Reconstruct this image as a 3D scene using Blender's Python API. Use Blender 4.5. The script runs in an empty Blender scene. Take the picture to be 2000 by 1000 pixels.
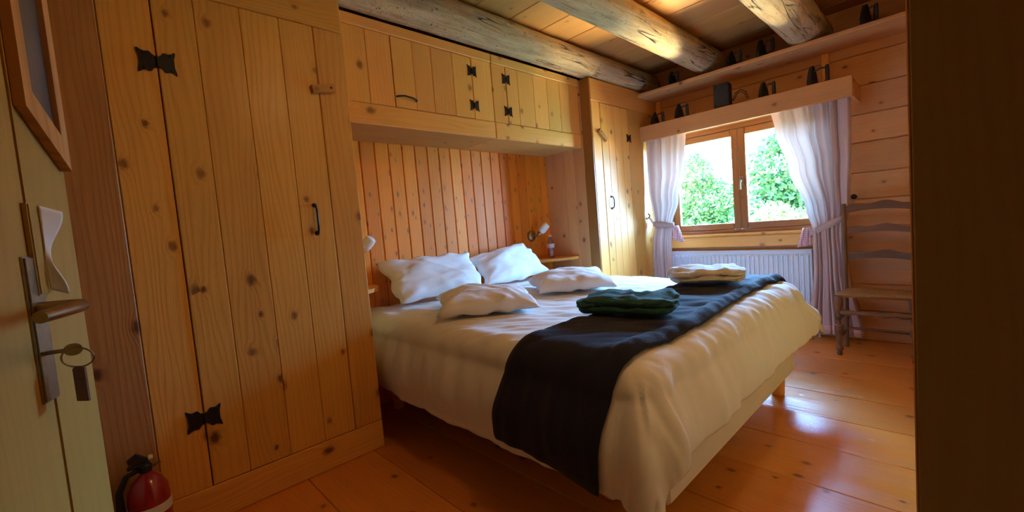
import bpy, bmesh, math, random
from mathutils import Vector, Matrix, noise
random.seed(7)
S = bpy.context.scene
COL = S.collection
PI = math.pi

# ------------------------------------------------------------------ camera
YAW, PITCH, ROLL, FPX, CAM_H = math.radians(46.3378), math.radians(-3.7215), math.radians(-4.7357), 834.88, 1.15
def cam_axes():
    cy, sy, cp, sp = math.cos(YAW), math.sin(YAW), math.cos(PITCH), math.sin(PITCH)
    f = Vector((-sy*cp, cy*cp, sp)); r = Vector((cy, sy, 0)); u = r.cross(f)
    c, s = math.cos(ROLL), math.sin(ROLL)
    return c*r + s*u, -s*r + c*u, f
_r, _u, _f = cam_axes()
cd = bpy.data.cameras.new('camera'); cam = bpy.data.objects.new('camera', cd); COL.objects.link(cam)
cd.sensor_width = 36; cd.lens = FPX/2000*36; cd.clip_start = 0.02; cd.clip_end = 300
cam.matrix_world = Matrix(((_r.x, _u.x, -_f.x, 0), (_r.y, _u.y, -_f.y, 0), (_r.z, _u.z, -_f.z, CAM_H), (0, 0, 0, 1)))
S.camera = cam

# ------------------------------------------------------------------ world, exposure
SKY = (0.24, 0.53, 1.0); SKY_STR = 165.0
GROUND = (1.0, 0.80, 0.44); GROUND_STR = 265.0
S.view_settings.view_transform = 'Standard'; S.view_settings.look = 'None'
S.view_settings.gamma = 1.0; S.view_settings.use_curve_mapping = False
S.view_settings.exposure = 0.0
S.cycles.max_bounces = 10; S.cycles.diffuse_bounces = 6; S.cycles.transparent_max_bounces = 10
S.cycles.use_denoising = True
S.cycles.sample_clamp_indirect = 12.0
w = bpy.data.worlds.new('sky'); S.world = w; w.use_nodes = True
nt = w.node_tree; nt.nodes.clear()
wo = nt.nodes.new('ShaderNodeOutputWorld'); wb = nt.nodes.new('ShaderNodeBackground'); wg = nt.nodes.new('ShaderNodeBackground')
wm = nt.nodes.new('ShaderNodeMixShader'); tcw = nt.nodes.new('ShaderNodeTexCoord'); sx = nt.nodes.new('ShaderNodeSeparateXYZ'); mr = nt.nodes.new('ShaderNodeMapRange')
mr.inputs[1].default_value = -0.06; mr.inputs[2].default_value = 0.02
wb.inputs[0].default_value = (*SKY, 1); wb.inputs[1].default_value = SKY_STR
wg.inputs[0].default_value = (*GROUND, 1); wg.inputs[1].default_value = GROUND_STR
L = nt.links.new
L(tcw.outputs['Generated'], sx.inputs[0]); L(sx.outputs[2], mr.inputs[0]); L(mr.outputs[0], wm.inputs[0]); L(wg.outputs[0], wm.inputs[1]); L(wb.outputs[0], wm.inputs[2]); L(wm.outputs[0], wo.inputs[0])
# portal at the window opening: only guides sampling of the sky
pl = bpy.data.lights.new('window_portal', 'AREA'); pl.shape = 'RECTANGLE'; pl.size = 1.44; pl.size_y = 1.16; pl.cycles.is_portal = True
po = bpy.data.objects.new('window_portal', pl); COL.objects.link(po); po.location = (-1.44, 4.62, 1.43); po.rotation_euler = (-PI/2, 0, 0)

# ------------------------------------------------------------------ measures (metres; camera stands at x=0, y=0)
XA = -2.227      # front of wardrobe and corner closet
XO = -2.344      # front of the overhead cabinets
XB = -2.797      # panelled wall behind the bed
YW = 4.43        # window wall
YL = -0.36       # wall with the pale door
YR1, YR2 = 1.027, 3.22   # bed alcove from wardrobe to closet
ZC = 2.66        # ceiling boards
XR = -0.045      # wall on the passage side
YJ = 0.80        # end face of that wall
XH = 0.95        # far side of the entrance nook

# ------------------------------------------------------------------ materials
MATS = {}
class G:
    def __init__(s, name):
        s.m = bpy.data.materials.new(name); s.m.use_nodes = True; s.t = s.m.node_tree; s.t.nodes.clear()
        s.out = s.n('ShaderNodeOutputMaterial')
    def n(s, typ, **k):
        x = s.t.nodes.new(typ)
        for a, b in k.items(): setattr(x, a, b)
        return x
    def l(s, a, b): s.t.links.new(a, b)
    def put(s, v, sock):
        if hasattr(v, 'is_output') or isinstance(v, bpy.types.NodeSocket): s.l(v, sock)
        else: sock.default_value = v
    def math(s, op, a, b=None, c=None):
        x = s.n('ShaderNodeMath', operation=op)
        s.put(a, x.inputs[0])
        if b is not None: s.put(b, x.inputs[1])
        if c is not None: s.put(c, x.inputs[2])
        return x.outputs[0]
    def rng(s, v, a, b, c=0., d=1.):
        x = s.n('ShaderNodeMapRange'); s.put(v, x.inputs[0])
        for i, q in enumerate((a, b, c, d)): x.inputs[i+1].default_value = q
        return x.outputs[0]
    def mix(s, f, a, b, bt='MIX'):
        x = s.n('ShaderNodeMix', data_type='RGBA', blend_type=bt)
        s.put(f, x.inputs[0])
        for v, i in ((a, 6), (b, 7)):
            if isinstance(v, tuple): x.inputs[i].default_value = (*v[:3], 1)
            else: s.l(v, x.inputs[i])
        return x.outputs[2]
    def comb(s, a, b, c):
        x = s.n('ShaderNodeCombineXYZ')
        for i, v in enumerate((a, b, c)): s.put(v, x.inputs[i])
        return x.outputs[0]
    def noise(s, v, scale=1., detail=3., rough=.55, dist=0.):
        x = s.n('ShaderNodeTexNoise'); s.l(v, x.inputs['Vector'])
        x.inputs['Scale'].default_value = scale; x.inputs['Detail'].default_value = detail; x.inputs['Roughness'].default_value = rough; x.inputs['Distortion'].default_value = dist
        return x.outputs[0]
    def bsdf(s, col, rough=.5, metal=0., bump=None, bstr=.2, bdist=.01, **k):
        b = s.n('ShaderNodeBsdfPrincipled')
        if isinstance(col, tuple): b.inputs['Base Color'].default_value = (*col[:3], 1)
        else: s.l(col, b.inputs['Base Color'])
        s.put(rough, b.inputs['Roughness']); b.inputs['Metallic'].default_value = metal
        for a, v in k.items(): b.inputs[a.replace('_', ' ')].default_value = v
        if bump is not None:
            q = s.n('ShaderNodeBump'); q.inputs['Strength'].default_value = bstr; q.inputs['Distance'].default_value = bdist
            s.l(bump, q.inputs['Height']); s.l(q.outputs[0], b.inputs['Normal'])
        return b.outputs[0]
    def done(s, sh): s.l(sh, s.out.inputs[0]); return s.m
    def coords(s, rand=True):
        tc = s.n('ShaderNodeTexCoord'); v = tc.outputs['Object']; r = None
        if rand:
            oi = s.n('ShaderNodeObjectInfo'); r = oi.outputs['Random']
            o = s.comb(s.math('MULTIPLY', r, 37.), s.math('MULTIPLY', r, 91.), s.math('MULTIPLY', r, 53.))
            a = s.n('ShaderNodeVectorMath', operation='ADD'); s.l(v, a.inputs[0]); s.l(o, a.inputs[1]); v = a.outputs[0]
        return v, r

TONES = {  # base, dark grain, knot, share of knots, roughness, coat
    'pine':   ((0.769, 0.419, 0.089), (0.549, 0.246, 0.040), (.16, .058, .018), .16, .45, .15),
    'honey':  ((.880, .430, .100), (.730, .320, .068), (.260, .095, .026), .22, .45, .15),
    'panel':  ((0.792, 0.241, 0.018), (0.618, 0.169, 0.011), (.24, .10, .035), .55, .5, .05),
    'wallwood': ((0.683, 0.346, 0.133), (0.451, 0.190, 0.065), (.14, .05, .02), .14, .5, .05),
    'floor':  ((0.747, 0.276, 0.042), (0.494, 0.155, 0.019), (0.200, 0.075, 0.020), .16, .22, .0),
    'ceil':   ((0.563, 0.277, 0.078), (0.414, 0.178, 0.042), (.27, .115, .04), .16, .55, .0),
    'frame':  ((0.304, 0.126, 0.028), (0.218, 0.077, 0.015), (0.150, 0.050, 0.015), .03, .4, .2),
    'pale':   ((0.405, 0.246, 0.046), (0.337, 0.192, 0.032), (.26, .15, .06), .12, .5, .1),
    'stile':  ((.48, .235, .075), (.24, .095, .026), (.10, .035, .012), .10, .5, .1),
    'oldwood': ((.20, .10, .05), (.12, .055, .026), (.05, .02, .01), .03, .45, .1),
    'jamb':   ((0.340, 0.223, 0.075), (0.297, 0.190, 0.062), (.15, .06, .02), .14, .6, .0),
}
def pine(tone, axis='z', flat='x'):
    key = (tone, axis, flat)
    if key in MATS: return MATS[key]
    base, dark, knot, amt, rough, coat = TONES[tone]
    g = G('wood_%s_%s%s' % (tone, axis, flat))
    v, r = g.coords()
    sp = g.n('ShaderNodeSeparateXYZ'); g.l(v, sp.inputs[0])
    ax = 'xyz'.index(axis); ac = [i for i in range(3) if i != ax and i != 'xyz'.index(flat)][0]
    al, cr = sp.outputs[ax], sp.outputs[ac]
    kv = g.comb(g.math('MULTIPLY', al, 6.2), g.math('MULTIPLY', cr, 8.5 if tone != 'panel' else 14.), 0.)
    vo = g.n('ShaderNodeTexVoronoi', voronoi_dimensions='2D'); g.l(kv, vo.inputs['Vector']); vo.inputs['Scale'].default_value = 1.0 if tone != 'panel' else 1.1
    sc = g.n('ShaderNodeSeparateColor'); g.l(vo.outputs['Color'], sc.inputs[0])
    keep = g.math('LESS_THAN', sc.outputs[0], amt)
    kr = g.math('MULTIPLY', g.rng(sc.outputs[1], 0, 1, .55, 1.3), .128 if tone in ('pine', 'honey', 'stile') else .10)
    wob = g.noise(kv, 7., 2.)
    dd = g.math('ADD', vo.outputs['Distance'], g.math('MULTIPLY', g.math('SUBTRACT', wob, .5), .13))
    rel = g.math('DIVIDE', dd, kr)
    k = g.math('MULTIPLY', g.math('MULTIPLY', g.rng(rel, 1.45, .55), keep), g.rng(sc.outputs[2], 0, 1, .55, 1.))
    halo = g.math('MULTIPLY', g.math('POWER', g.rng(rel, 3.6, .8), 2.), keep)
    slow = g.noise(g.comb(g.math('MULTIPLY', al, .75), g.math('MULTIPLY', cr, 5.), r), 1., 2.)
    ringc = g.math('ADD', g.math('MULTIPLY', cr, 290.), g.math('ADD', g.math('MULTIPLY', slow, 52.), g.math('MULTIPLY', halo, 9.)))
    ring = g.math('MULTIPLY_ADD', g.math('SINE', ringc), .5, .5)
    ring = g.math('POWER', ring, 2.2)
    fine = g.noise(g.comb(g.math('MULTIPLY', al, 5.), g.math('MULTIPLY', cr, 210.), r), 1., 3.)
    mott = g.noise(g.comb(g.math('MULTIPLY', al, 1.6), g.math('MULTIPLY', cr, 9.), r), 1., 3.)
    f = g.math('ADD', g.math('MULTIPLY', g.math('MULTIPLY', ring, g.rng(slow, .3, .7, .5, 1.4)), .12 if tone in ('floor', 'wallwood', 'ceil') else .30), g.math('ADD', g.math('MULTIPLY', g.math('SUBTRACT', fine, .5), .55), g.math('MULTIPLY', g.math('SUBTRACT', mott, .35), .7)))
    f = g.math('ADD', f, g.math('MULTIPLY', halo, .30))
    cl = g.n('ShaderNodeClamp'); g.l(f, cl.inputs[0])
    c = g.mix(cl.outputs[0], base, dark)
    c = g.mix(k, c, knot)
    hs = g.n('ShaderNodeHueSaturation'); g.l(c, hs.inputs['Color'])
    g.l(g.rng(r, 0, 1, .88, 1.12), hs.inputs['Value'])
    r2 = g.math('FRACT', g.math('MULTIPLY', r, 17.3)); g.l(g.rng(r2, 0, 1, .496, .5035), hs.inputs['Hue'])
    c = hs.outputs[0]
    rr = g.math('ADD', g.math('MULTIPLY', mott, .22), rough-.1)
    bh = g.math('ADD', g.math('MULTIPLY', fine, .35), g.math('MULTIPLY', ring, .25))
    if tone == 'floor': bh = g.math('ADD', bh, g.math('MULTIPLY', slow, 3.))
    sh = g.bsdf(c, rr, 0., bh, .22, .004, Coat_Weight=coat*.6, Coat_Roughness=.25, Specular_IOR_Level=.5 if tone == 'floor' else .28)
    MATS[key] = g.done(sh); return MATS[key]

def simple(name, col, rough=.5, metal=0., nscale=0, namt=.15, bump=0., bdist=.003, **k):
    if name in MATS: return MATS[name]
    g = G(name); v, r = g.coords(); c = col; b = None
    nz = g.noise(v, nscale or 20., 4.)
    c = g.mix(g.rng(nz, .3, .7), tuple(q*(1-namt) for q in col), tuple(min(1, q*(1+namt)) for q in col))
    MATS[name] = g.done(g.bsdf(c, rough, metal, nz if bump else None, bump, bdist, **k)); return MATS[name]

def m_log():
    if 'log' in MATS: return MATS['log']
    g = G('rough_log'); v, r = g.coords()
    sp = g.n('ShaderNodeSeparateXYZ'); g.l(v, sp.inputs[0])
    st = g.comb(g.math('MULTIPLY', sp.outputs[0], 22.), g.math('MULTIPLY', sp.outputs[1], 2.2), g.math('MULTIPLY', sp.outputs[2], 22.))
    a = g.noise(st, 1., 5., .65, .6); b = g.noise(v, 5., 4., .6); d = g.noise(v, 38., 3., .6)
    crk = g.comb(g.math('MULTIPLY', sp.outputs[0], 9.), g.math('MULTIPLY', sp.outputs[1], .7), g.math('MULTIPLY', sp.outputs[2], 9.))
    cn = g.noise(crk, 1.3, 2., .5, .8)
    crack = g.rng(g.math('ABSOLUTE', g.math('SUBTRACT', cn, .5)), .018, .004)
    crack = g.math('MULTIPLY', crack, g.rng(g.noise(v, 2.2, 2.), .5, .6))
    c = g.mix(g.rng(a, .3, .72), (.36, .225, .10), (.80, .58, .30))
    c = g.mix(g.math('MULTIPLY', g.rng(b, .45, .7), .6), c, (.56, .47, .32))
    c = g.mix(g.rng(d, .64, .70), c, (.12, .07, .035))
    c = g.mix(crack, c, (.05, .03, .015))
    h = g.math('SUBTRACT', g.math('ADD', g.math('MULTIPLY', a, .7), g.math('MULTIPLY', d, .35)), g.math('MULTIPLY', crack, 1.2))
    MATS['log'] = g.done(g.bsdf(c, .75, 0., h, .9, .03)); return MATS['log']

def m_cloth(name, col, wr=0., scale=6., rough=.85, weave=900., **k):
    if name in MATS: return MATS[name]
    g = G(name); v, r = g.coords(False)
    a = g.noise(v, scale, 4., .55, .8); b = g.noise(v, weave, 1.)
    h = g.math('ADD', g.math('MULTIPLY', a, wr), g.math('MULTIPLY', b, .015))
    MATS[name] = g.done(g.bsdf(col, rough, 0., h, .6, .02, **k)); return MATS[name]

def m_pile(name, col):
    if name in MATS: return MATS[name]
    g = G(name); v, r = g.coords(False)
    a = g.noise(v, 160., 3., .7); b = g.noise(v, 14., 3.)
    c = g.mix(g.rng(a, .3, .7), tuple(q*.7 for q in col), tuple(min(1, q*1.2) for q in col))
    MATS[name] = g.done(g.bsdf(c, .95, 0., g.math('ADD', a, b), .5, .006, Sheen_Weight=.05, Sheen_Roughness=.5)); return MATS[name]

def m_curtain():
    if 'curtain' in MATS: return MATS['curtain']
    g = G('curtain_cotton'); v, r = g.coords(False)
    nz = g.noise(v, 700., 1.)
    c = g.mix(nz, (.55, .40, .39), (.63, .465, .455))
    d = g.n('ShaderNodeBsdfDiffuse'); g.l(c, d.inputs[0])
    t = g.n('ShaderNodeBsdfTranslucent'); t.inputs[0].default_value = (.80, .66, .56, 1)
    m = g.n('ShaderNodeMixShader'); m.inputs[0].default_value = .08
    g.l(d.outputs[0], m.inputs[1]); g.l(t.outputs[0], m.inputs[2])
    MATS['curtain'] = g.done(m.outputs[0]); return MATS['curtain']

def m_gingham():
    if 'gingham' in MATS: return MATS['gingham']
    g = G('pink_gingham'); v, r = g.coords(False)
    sp = g.n('ShaderNodeSeparateXYZ'); g.l(v, sp.inputs[0])
    f = lambda s: g.math('GREATER_THAN', g.math('SINE', g.math('MULTIPLY', s, 2*PI/.016)), 0.)
    k = g.math('MULTIPLY', g.math('ADD', f(sp.outputs[0]), f(sp.outputs[2])), .5)
    c = g.mix(k, (.86, .72, .72), (.62, .25, .30))
    MATS['gingham'] = g.done(g.bsdf(c, .9)); return MATS['gingham']

def m_glass():
    if 'glass' in MATS: return MATS['glass']
    g = G('window_glass')
    fr = g.n('ShaderNodeFresnel'); fr.inputs[0].default_value = 1.35
    t = g.n('ShaderNodeBsdfTransparent'); t.inputs[0].default_value = (.98, .99, .985, 1)
    gl = g.n('ShaderNodeBsdfGlossy'); gl.inputs['Roughness'].default_value = .02
    m = g.n('ShaderNodeMixShader'); g.l(fr.outputs[0], m.inputs[0]); g.l(t.outputs[0], m.inputs[1]); g.l(gl.outputs[0], m.inputs[2])
    MATS['glass'] = g.done(m.outputs[0]); return MATS['glass']

def m_clear():
    if 'clear' in MATS: return MATS['clear']
    g = G('clear_plastic')
    lw = g.n('ShaderNodeLayerWeight'); lw.inputs[0].default_value = .45
    t = g.n('ShaderNodeBsdfTransparent'); t.inputs[0].default_value = (.80, .78, .84, 1)
    gl = g.n('ShaderNodeBsdfGlossy'); gl.inputs['Roughness'].default_value = .08
    m = g.n('ShaderNodeMixShader'); g.l(g.math('MULTIPLY_ADD', lw.outputs[1], .5, .12), m.inputs[0]); g.l(t.outputs[0], m.inputs[1]); g.l(gl.outputs[0], m.inputs[2])
    MATS['clear'] = g.done(m.outputs[0]); return MATS['clear']

def m_leaf(name, a, b):
    if name in MATS: return MATS[name]
    g = G(name); v, r = g.coords(False)
    nz = g.noise(v, 3.5, 3., .7)
    c = g.mix(g.rng(nz, .3, .7), a, b)
    d = g.n('ShaderNodeBsdfDiffuse'); g.l(c, d.inputs[0])
    t = g.n('ShaderNodeBsdfTranslucent'); g.l(c, t.inputs[0])
    m = g.n('ShaderNodeMixShader'); m.inputs[0].default_value = .35
    g.l(d.outputs[0], m.inputs[1]); g.l(t.outputs[0], m.inputs[2])
    MATS[name] = g.done(m.outputs[0]); return MATS[name]

WHITE = m_cloth('white_cotton', (.80, .79, .77), .5, 5.)
PILLOW = m_cloth('pillow_cotton', (.80, .79, .78), .22, 9.)
BASEFAB = m_cloth('bed_base_fabric', (.76, .71, .62), .15, 4.)
NAVY = m_pile('navy_fleece', (.007, .009, .030))
GREEN = m_pile('green_towel', (.012, .075, .062))
CREAM = m_pile('white_towel', (.70, .65, .58))
BLACK = simple('black_iron', (.012, .011, .011), .42, .3, 60., .3, .3)
CAST = simple('old_cast_iron', (.035, .037, .040), .55, .5, 40., .4, .4)
STEEL = simple('brushed_steel', (.34, .28, .19), .33, 1., 80., .1)
BRASS = simple('antique_brass', (.36, .26, .13), .35, 1., 50., .15)
RADWHITE = simple('radiator_enamel', (.70, .78, .90), .35, 0., 15., .01)
PLASTIC = simple('white_plastic', (.78, .77, .74), .4, 0., 15., .02)
OPAL = simple('opal_glass', (.86, .85, .82), .25, 0., 10., .01)
RED = simple('red_enamel', (.34, .012, .022), .22, 0., 12., .06, Coat_Weight=.6)
PAPER = simple('white_paper', (.72, .74, .72), .7, 0., 30., .03)
RUBBER = simple('black_rubber', (.010, .010, .012), .5, 0., 30., .2)
TAG = simple('brown_leather', (.13, .055, .022), .6, 0., 60., .2, .2)
RUSH = None

# ------------------------------------------------------------------ geometry helpers
WLOC = {}
def link(o, parent, loc):
    COL.objects.link(o); loc = Vector(loc); WLOC[o.name] = loc
    if parent is not None:
        o.parent = parent; o.location = loc - WLOC[parent.name]
    else: o.location = loc
def tag(o, label=None, cat=None, group=None, kind=None):
    if label: o['label'] = label
    if cat: o['category'] = cat
    if group: o['group'] = group
    if kind: o['kind'] = kind
    return o
def empty(name, loc, label, cat, group=None, kind=None):
    o = bpy.data.objects.new(name, None); o.empty_display_size = .1; link(o, None, loc); return tag(o, label, cat, group, kind)
def obj(name, bm, mat, parent=None, loc=None, smooth=False, angle=40):
    vs = [v.co for v in bm.verts]
    if loc is None:
        lo = [min(v[i] for v in vs) for i in range(3)]; hi = [max(v[i] for v in vs) for i in range(3)]
        loc = [(a+b)/2 for a, b in zip(lo, hi)]
    loc = Vector(loc)
    for v in bm.verts: v.co -= loc
    bmesh.ops.recalc_face_normals(bm, faces=bm.faces)
    if smooth:
        for f in bm.faces: f.smooth = True
        lim = math.radians(angle)
        for e in bm.edges:
            if len(e.link_faces) == 2 and e.calc_face_angle(0) > lim: e.smooth = False
    me = bpy.data.meshes.new(name); bm.to_mesh(me); bm.free(); me.materials.append(mat)
    o = bpy.data.objects.new(name, me); link(o, parent, loc); return o
def NB(): return bmesh.new()
def box(bm, lo, hi, bev=0., seg=1):
    v = [bm.verts.new((x, y, z)) for x in (lo[0], hi[0]) for y in (lo[1], hi[1]) for z in (lo[2], hi[2])]
    fs = [bm.faces.new([v[i] for i in q]) for q in ((0, 1, 3, 2), (4, 6, 7, 5), (0, 4, 5, 1), (2, 3, 7, 6), (0, 2, 6, 4), (1, 5, 7, 3))]
    if bev:
        es = list({e for f in fs for e in f.edges})
        bmesh.ops.bevel(bm, geom=es, offset=min(bev, *[abs(hi[i]-lo[i])*.45 for i in range(3)]), segments=seg, affect='EDGES', profile=.6)
    return bm
def board(name, parent, lo, hi, mat, bev=.004): return obj(name, box(NB(), lo, hi, bev), mat, parent)
def tube(bm, pts, r, n=10, cap=True):
    pts = [Vector(p) for p in pts]; rings = []
    rr = r if isinstance(r, (list, tuple)) else [r]*len(pts)
    up = None
    for i, p in enumerate(pts):
        d = (pts[min(i+1, len(pts)-1)] - pts[max(i-1, 0)]).normalized()
        if up is None: up = d.orthogonal().normalized()
        a = (up - d*up.dot(d)).normalized(); up = a; b = d.cross(a)
        rings.append([bm.verts.new(p + (a*math.cos(2*PI*k/n) + b*math.sin(2*PI*k/n))*rr[i]) for k in range(n)])
    for A, B in zip(rings, rings[1:]):
        for k in range(n): bm.faces.new((A[k], A[(k+1) % n], B[(k+1) % n], B[k]))
    if cap: bm.faces.new(rings[0]); bm.faces.new(rings[-1])
    return bm
def lathe(bm, prof, base, axis=(0, 0, 1), n=20):
    axis = Vector(axis).normalized(); a = axis.orthogonal().normalized(); b = axis.cross(a); base = Vector(base); rings = []
    for r, h in prof:
        rings.append([bm.verts.new(base + axis*h + (a*math.cos(2*PI*k/n) + b*math.sin(2*PI*k/n))*max(r, 1e-4)) for k in range(n)])
    for A, B in zip(rings, rings[1:]):
        for k in range(n): bm.faces.new((A[k], A[(k+1) % n], B[(k+1) % n], B[k]))
    bm.faces.new(rings[0]); bm.faces.new(rings[-1]); return bm
def prism(bm, poly, origin, U, V, N, t, bev=0.):
    """polygon given in (u,v), extruded by t along N"""
    o, U, V, N = Vector(origin), Vector(U), Vector(V), Vector(N)
    A = [bm.verts.new(o + U*u + V*v) for u, v in poly]; B = [bm.verts.new(o + U*u + V*v + N*t) for u, v in poly]
    k = len(poly); fs = [bm.faces.new(A), bm.faces.new(B)]
    for i in range(k): bm.faces.new((A[i], A[(i+1) % k], B[(i+1) % k], B[i]))
    if bev: bmesh.ops.bevel(bm, geom=list(fs[1].edges), offset=bev, segments=2, affect='EDGES')
    return bm
def grid(bm, nu, nv, fn):
    vs = [[bm.verts.new(fn(i/(nu-1), j/(nv-1))) for j in range(nv)] for i in range(nu)]
    for i in range(nu-1):
        for j in range(nv-1): bm.faces.new((vs[i][j], vs[i+1][j], vs[i+1][j+1], vs[i][j+1]))
    return vs
def fbm(p, s, o=3): return noise.fractal(Vector(p)*s, 1., 2., o)
def smooth01(x): x = max(0., min(1., x)); return x*x*(3-2*x)
def lerp(a, b, t): return a + (b-a)*t
def interp(tab, z):
    for (z0, v0), (z1, v1) in zip(tab, tab[1:]):
        if z <= z1: return lerp(v0, v1, smooth01((z-z0)/(z1-z0)))
    return tab[-1][1]

# ================================================================== THE SETTING
# floor: wide planks across the room
fl = tag(obj('floor', box(NB(), (XB-.2, YL-.2, -.12), (XH+.1, YW+.15, -.03)), pine('floor', 'x', 'z')), 'wide varnished orange pine plank floor', 'floor', kind='structure')
ys = [YL-.05] + [2.0-.345*k for k in range(6, 0, -1)] + [2.0, 2.355, 2.70, 3.06, 3.42, 3.80, 4.14, YW+.02]
for y0, y1 in zip(ys, ys[1:]):
    cuts = [XB-.05, XH] if random.random() < .8 else [XB-.05, random.uniform(-1.9, -.9), XH]
    for x0, x1 in zip(cuts, cuts[1:]):
        dz = random.uniform(-.0015, 0)
        board('plank', fl, (x0+.0008, y0+.0012, -.03), (x1-.0008, y1-.0012, dz), pine('floor', 'x', 'z'), .003)
# ceiling
ce = tag(obj('ceiling', box(NB(), (XB-.2, YL-.2, ZC+.022), (XH+.1, YW+.2, ZC+.25)), pine('ceil', 'x', 'z')), 'ceiling of wide pine boards over round log beams', 'ceiling', kind='structure')
y = 1.98 - .325*8
while y < YW+.1:
    board('ceiling_board', ce, (XB-.05, y+.002, ZC), (XH, min(y+.325, YW+.1)-.002, ZC+.022), pine('ceil', 'x', 'z'), .005)
    y += .325
# log beams
def log(name, cx, cz, r, seed, label, y0=YL-.1, y1=YW+.04):
    bm = NB(); n = 28; m = 90; rings = []
    for j in range(m+1):
        yy = lerp(y0, y1, j/m); ring = []
        for k in range(n):
            a = 2*PI*k/n; d = Vector((math.cos(a), 0, math.sin(a)))
            q = Vector((d.x*.35, yy*.35+seed*9, d.z*.35))
            rr = r*(1 + .05*fbm(q, 2.2, 3) + .018*fbm(Vector((d.x*.3, yy+seed, d.z*.3)), 9., 2))
            rr *= 1 - .10*max(0, -math.sin(a+.3))**10*(fbm((seed, yy*.6, 1.), 1.)*.5+.5)
            ring.append(bm.verts.new((cx + d.x*rr, yy, min(cz + d.z*rr, ZC-.0005))))
        rings.append(ring)
    for A, B in zip(rings, rings[1:]):
        for k in range(n): bm.faces.new((A[k], A[(k+1) % n], B[(k+1) % n], B[k]))
    bm.faces.new(rings[0]); bm.faces.new(rings[-1])
    return tag(obj(name, bm, m_log(), smooth=True), label, 'beam', 'round log beams under the ceiling')
log('log_beam', -2.284, 2.54, .119, 1, 'rough grey log beam lying over the cupboard tops')
log('log_beam', -1.596, 2.54, .119, 2, 'rough log ceiling beam between the cupboard beam and the passage beam')
log('log_beam', -.813, 2.522, .138, 3, 'thick log ceiling beam over the foot of the bed')
log('log_beam', -.02, 2.54, .119, 4, 'log ceiling beam along the passage side wall')

# panelled wall behind the bed
wbk = tag(obj('wall_back', box(NB(), (XB-.2, YL-.2, -.1), (XB-.016, YW+.2, ZC+.2)), pine('panel', 'z', 'x')), 'wall of narrow knotty tongue and groove boards behind the bed', 'wall', kind='structure')
y = YR1 - .02
k = 0
while y < YR2:
    wd = .107
    board('wall_board', wbk, (XB-.016, y+.0012, -.02), (XB, min(y+wd, YR2+.03)-.0012, 1.86), pine('panel', 'z', 'x'), .006)
    y += wd
# wall with the pale door, entrance nook, passage wall
dx0, dx1 = -1.23, -.44
bm = NB(); box(bm, (XB-.2, YL-.2, -.1), (dx0, YL, ZC+.2)); box(bm, (dx1, YL-.2, -.1), (XH+.2, YL, ZC+.2)); box(bm, (dx0, YL-.2, 2.07), (dx1, YL, ZC+.2))
wl = tag(obj('wall_left', bm, pine('jamb', 'z', 'y')), 'wooden wall holding the pale door', 'wall', kind='structure')
bm = NB(); box(bm, (dx0-.2, YL-1.3, -.1), (dx1+.2, YL-1.2, ZC)); box(bm, (dx0-.3, YL-1.3, -.1), (dx0-.2, YL-.15, ZC)); box(bm, (dx1+.2, YL-1.3, -.1), (dx1+.3, YL-.15, ZC)); box(bm, (dx0-.3, YL-1.3, ZC-.1), (dx1+.3, YL-.15, ZC)); box(bm, (dx0-.3, YL-1.3, -.12), (dx1+.3, YL-.15, -.03))
tag(obj('wall_beyond', bm, pine('jamb', 'z', 'y')), 'dark space beyond the pale door', 'wall', kind='structure')
bm = NB(); box(bm, (XR+.003, YJ, -.1), (XR+.16, YW+.2, ZC+.2), .002, 1)
wr = tag(obj('wall_right', bm, pine('jamb', 'z', 'y')), 'end of the wooden partition wall on the passage side', 'wall', kind='structure')
y = YJ+.002
while y < YW-.01:
    board('wall_plank', wr, (XR, y+.001, 0), (XR+.0025, min(y+.145, YW-.002)-.001, ZC-.002), pine('honey', 'z', 'x'), .001); y += .145
bm = NB(); box(bm, (XR+.16, YJ, -.1), (XH+.2, YJ+.1, ZC+.2)); box(bm, (XH, YL-.1, -.1), (XH+.2, YJ+.1, ZC+.2))
tag(obj('wall_entrance', bm, pine('pine', 'z', 'y')), 'wooden wall of the entrance nook', 'wall', kind='structure')

# window wall with horizontal boards around the opening
WX0, WX1, WZ0, WZ1 = -2.14, -.74, .93, 1.96
bm = NB(); box(bm, (XB-.2, YW+.018, -.1), (WX0, YW+.2, ZC+.2)); box(bm, (WX1, YW+.018, -.1), (XR+.3, YW+.2, ZC+.2)); box(bm, (WX0, YW+.018, -.1), (WX1, YW+.2, WZ0)); box(bm, (WX0, YW+.018, WZ1), (WX1, YW+.2, ZC+.2))
ww = tag(obj('wall_window', bm, pine('wallwood', 'x', 'y')), 'reddish wall of wide horizontal boards around the window', 'wall', kind='structure')
z = 0.0
for h in (.24, .22, .24, .23, .22, .21, .24, .22, .22, .24, .22, .22):
    z1 = min(z+h, ZC)
    if z1-z < .02: break
    segs = [(XA-.3, XR+.01)]
    if z1 > WZ0 and z < WZ1:
        segs = [(XA-.3, WX0), (WX1, XR+.01)]
        if z < WZ0: board('wall_plank', ww, (WX0, YW, z+.0015), (WX1, YW+.02, WZ0), pine('wallwood', 'x', 'y'), .003)
        if z1 > WZ1: board('wall_plank', ww, (WX0, YW, WZ1), (WX1, YW+.02, z1-.0015), pine('wallwood', 'x', 'y'), .003)
    for a, b in segs: board('wall_plank', ww, (a, YW-random.uniform(0, .003), z+.0015), (b, YW+.02, z1-.0015), pine('wallwood', 'x', 'y'), .006)
    z = z1

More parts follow.
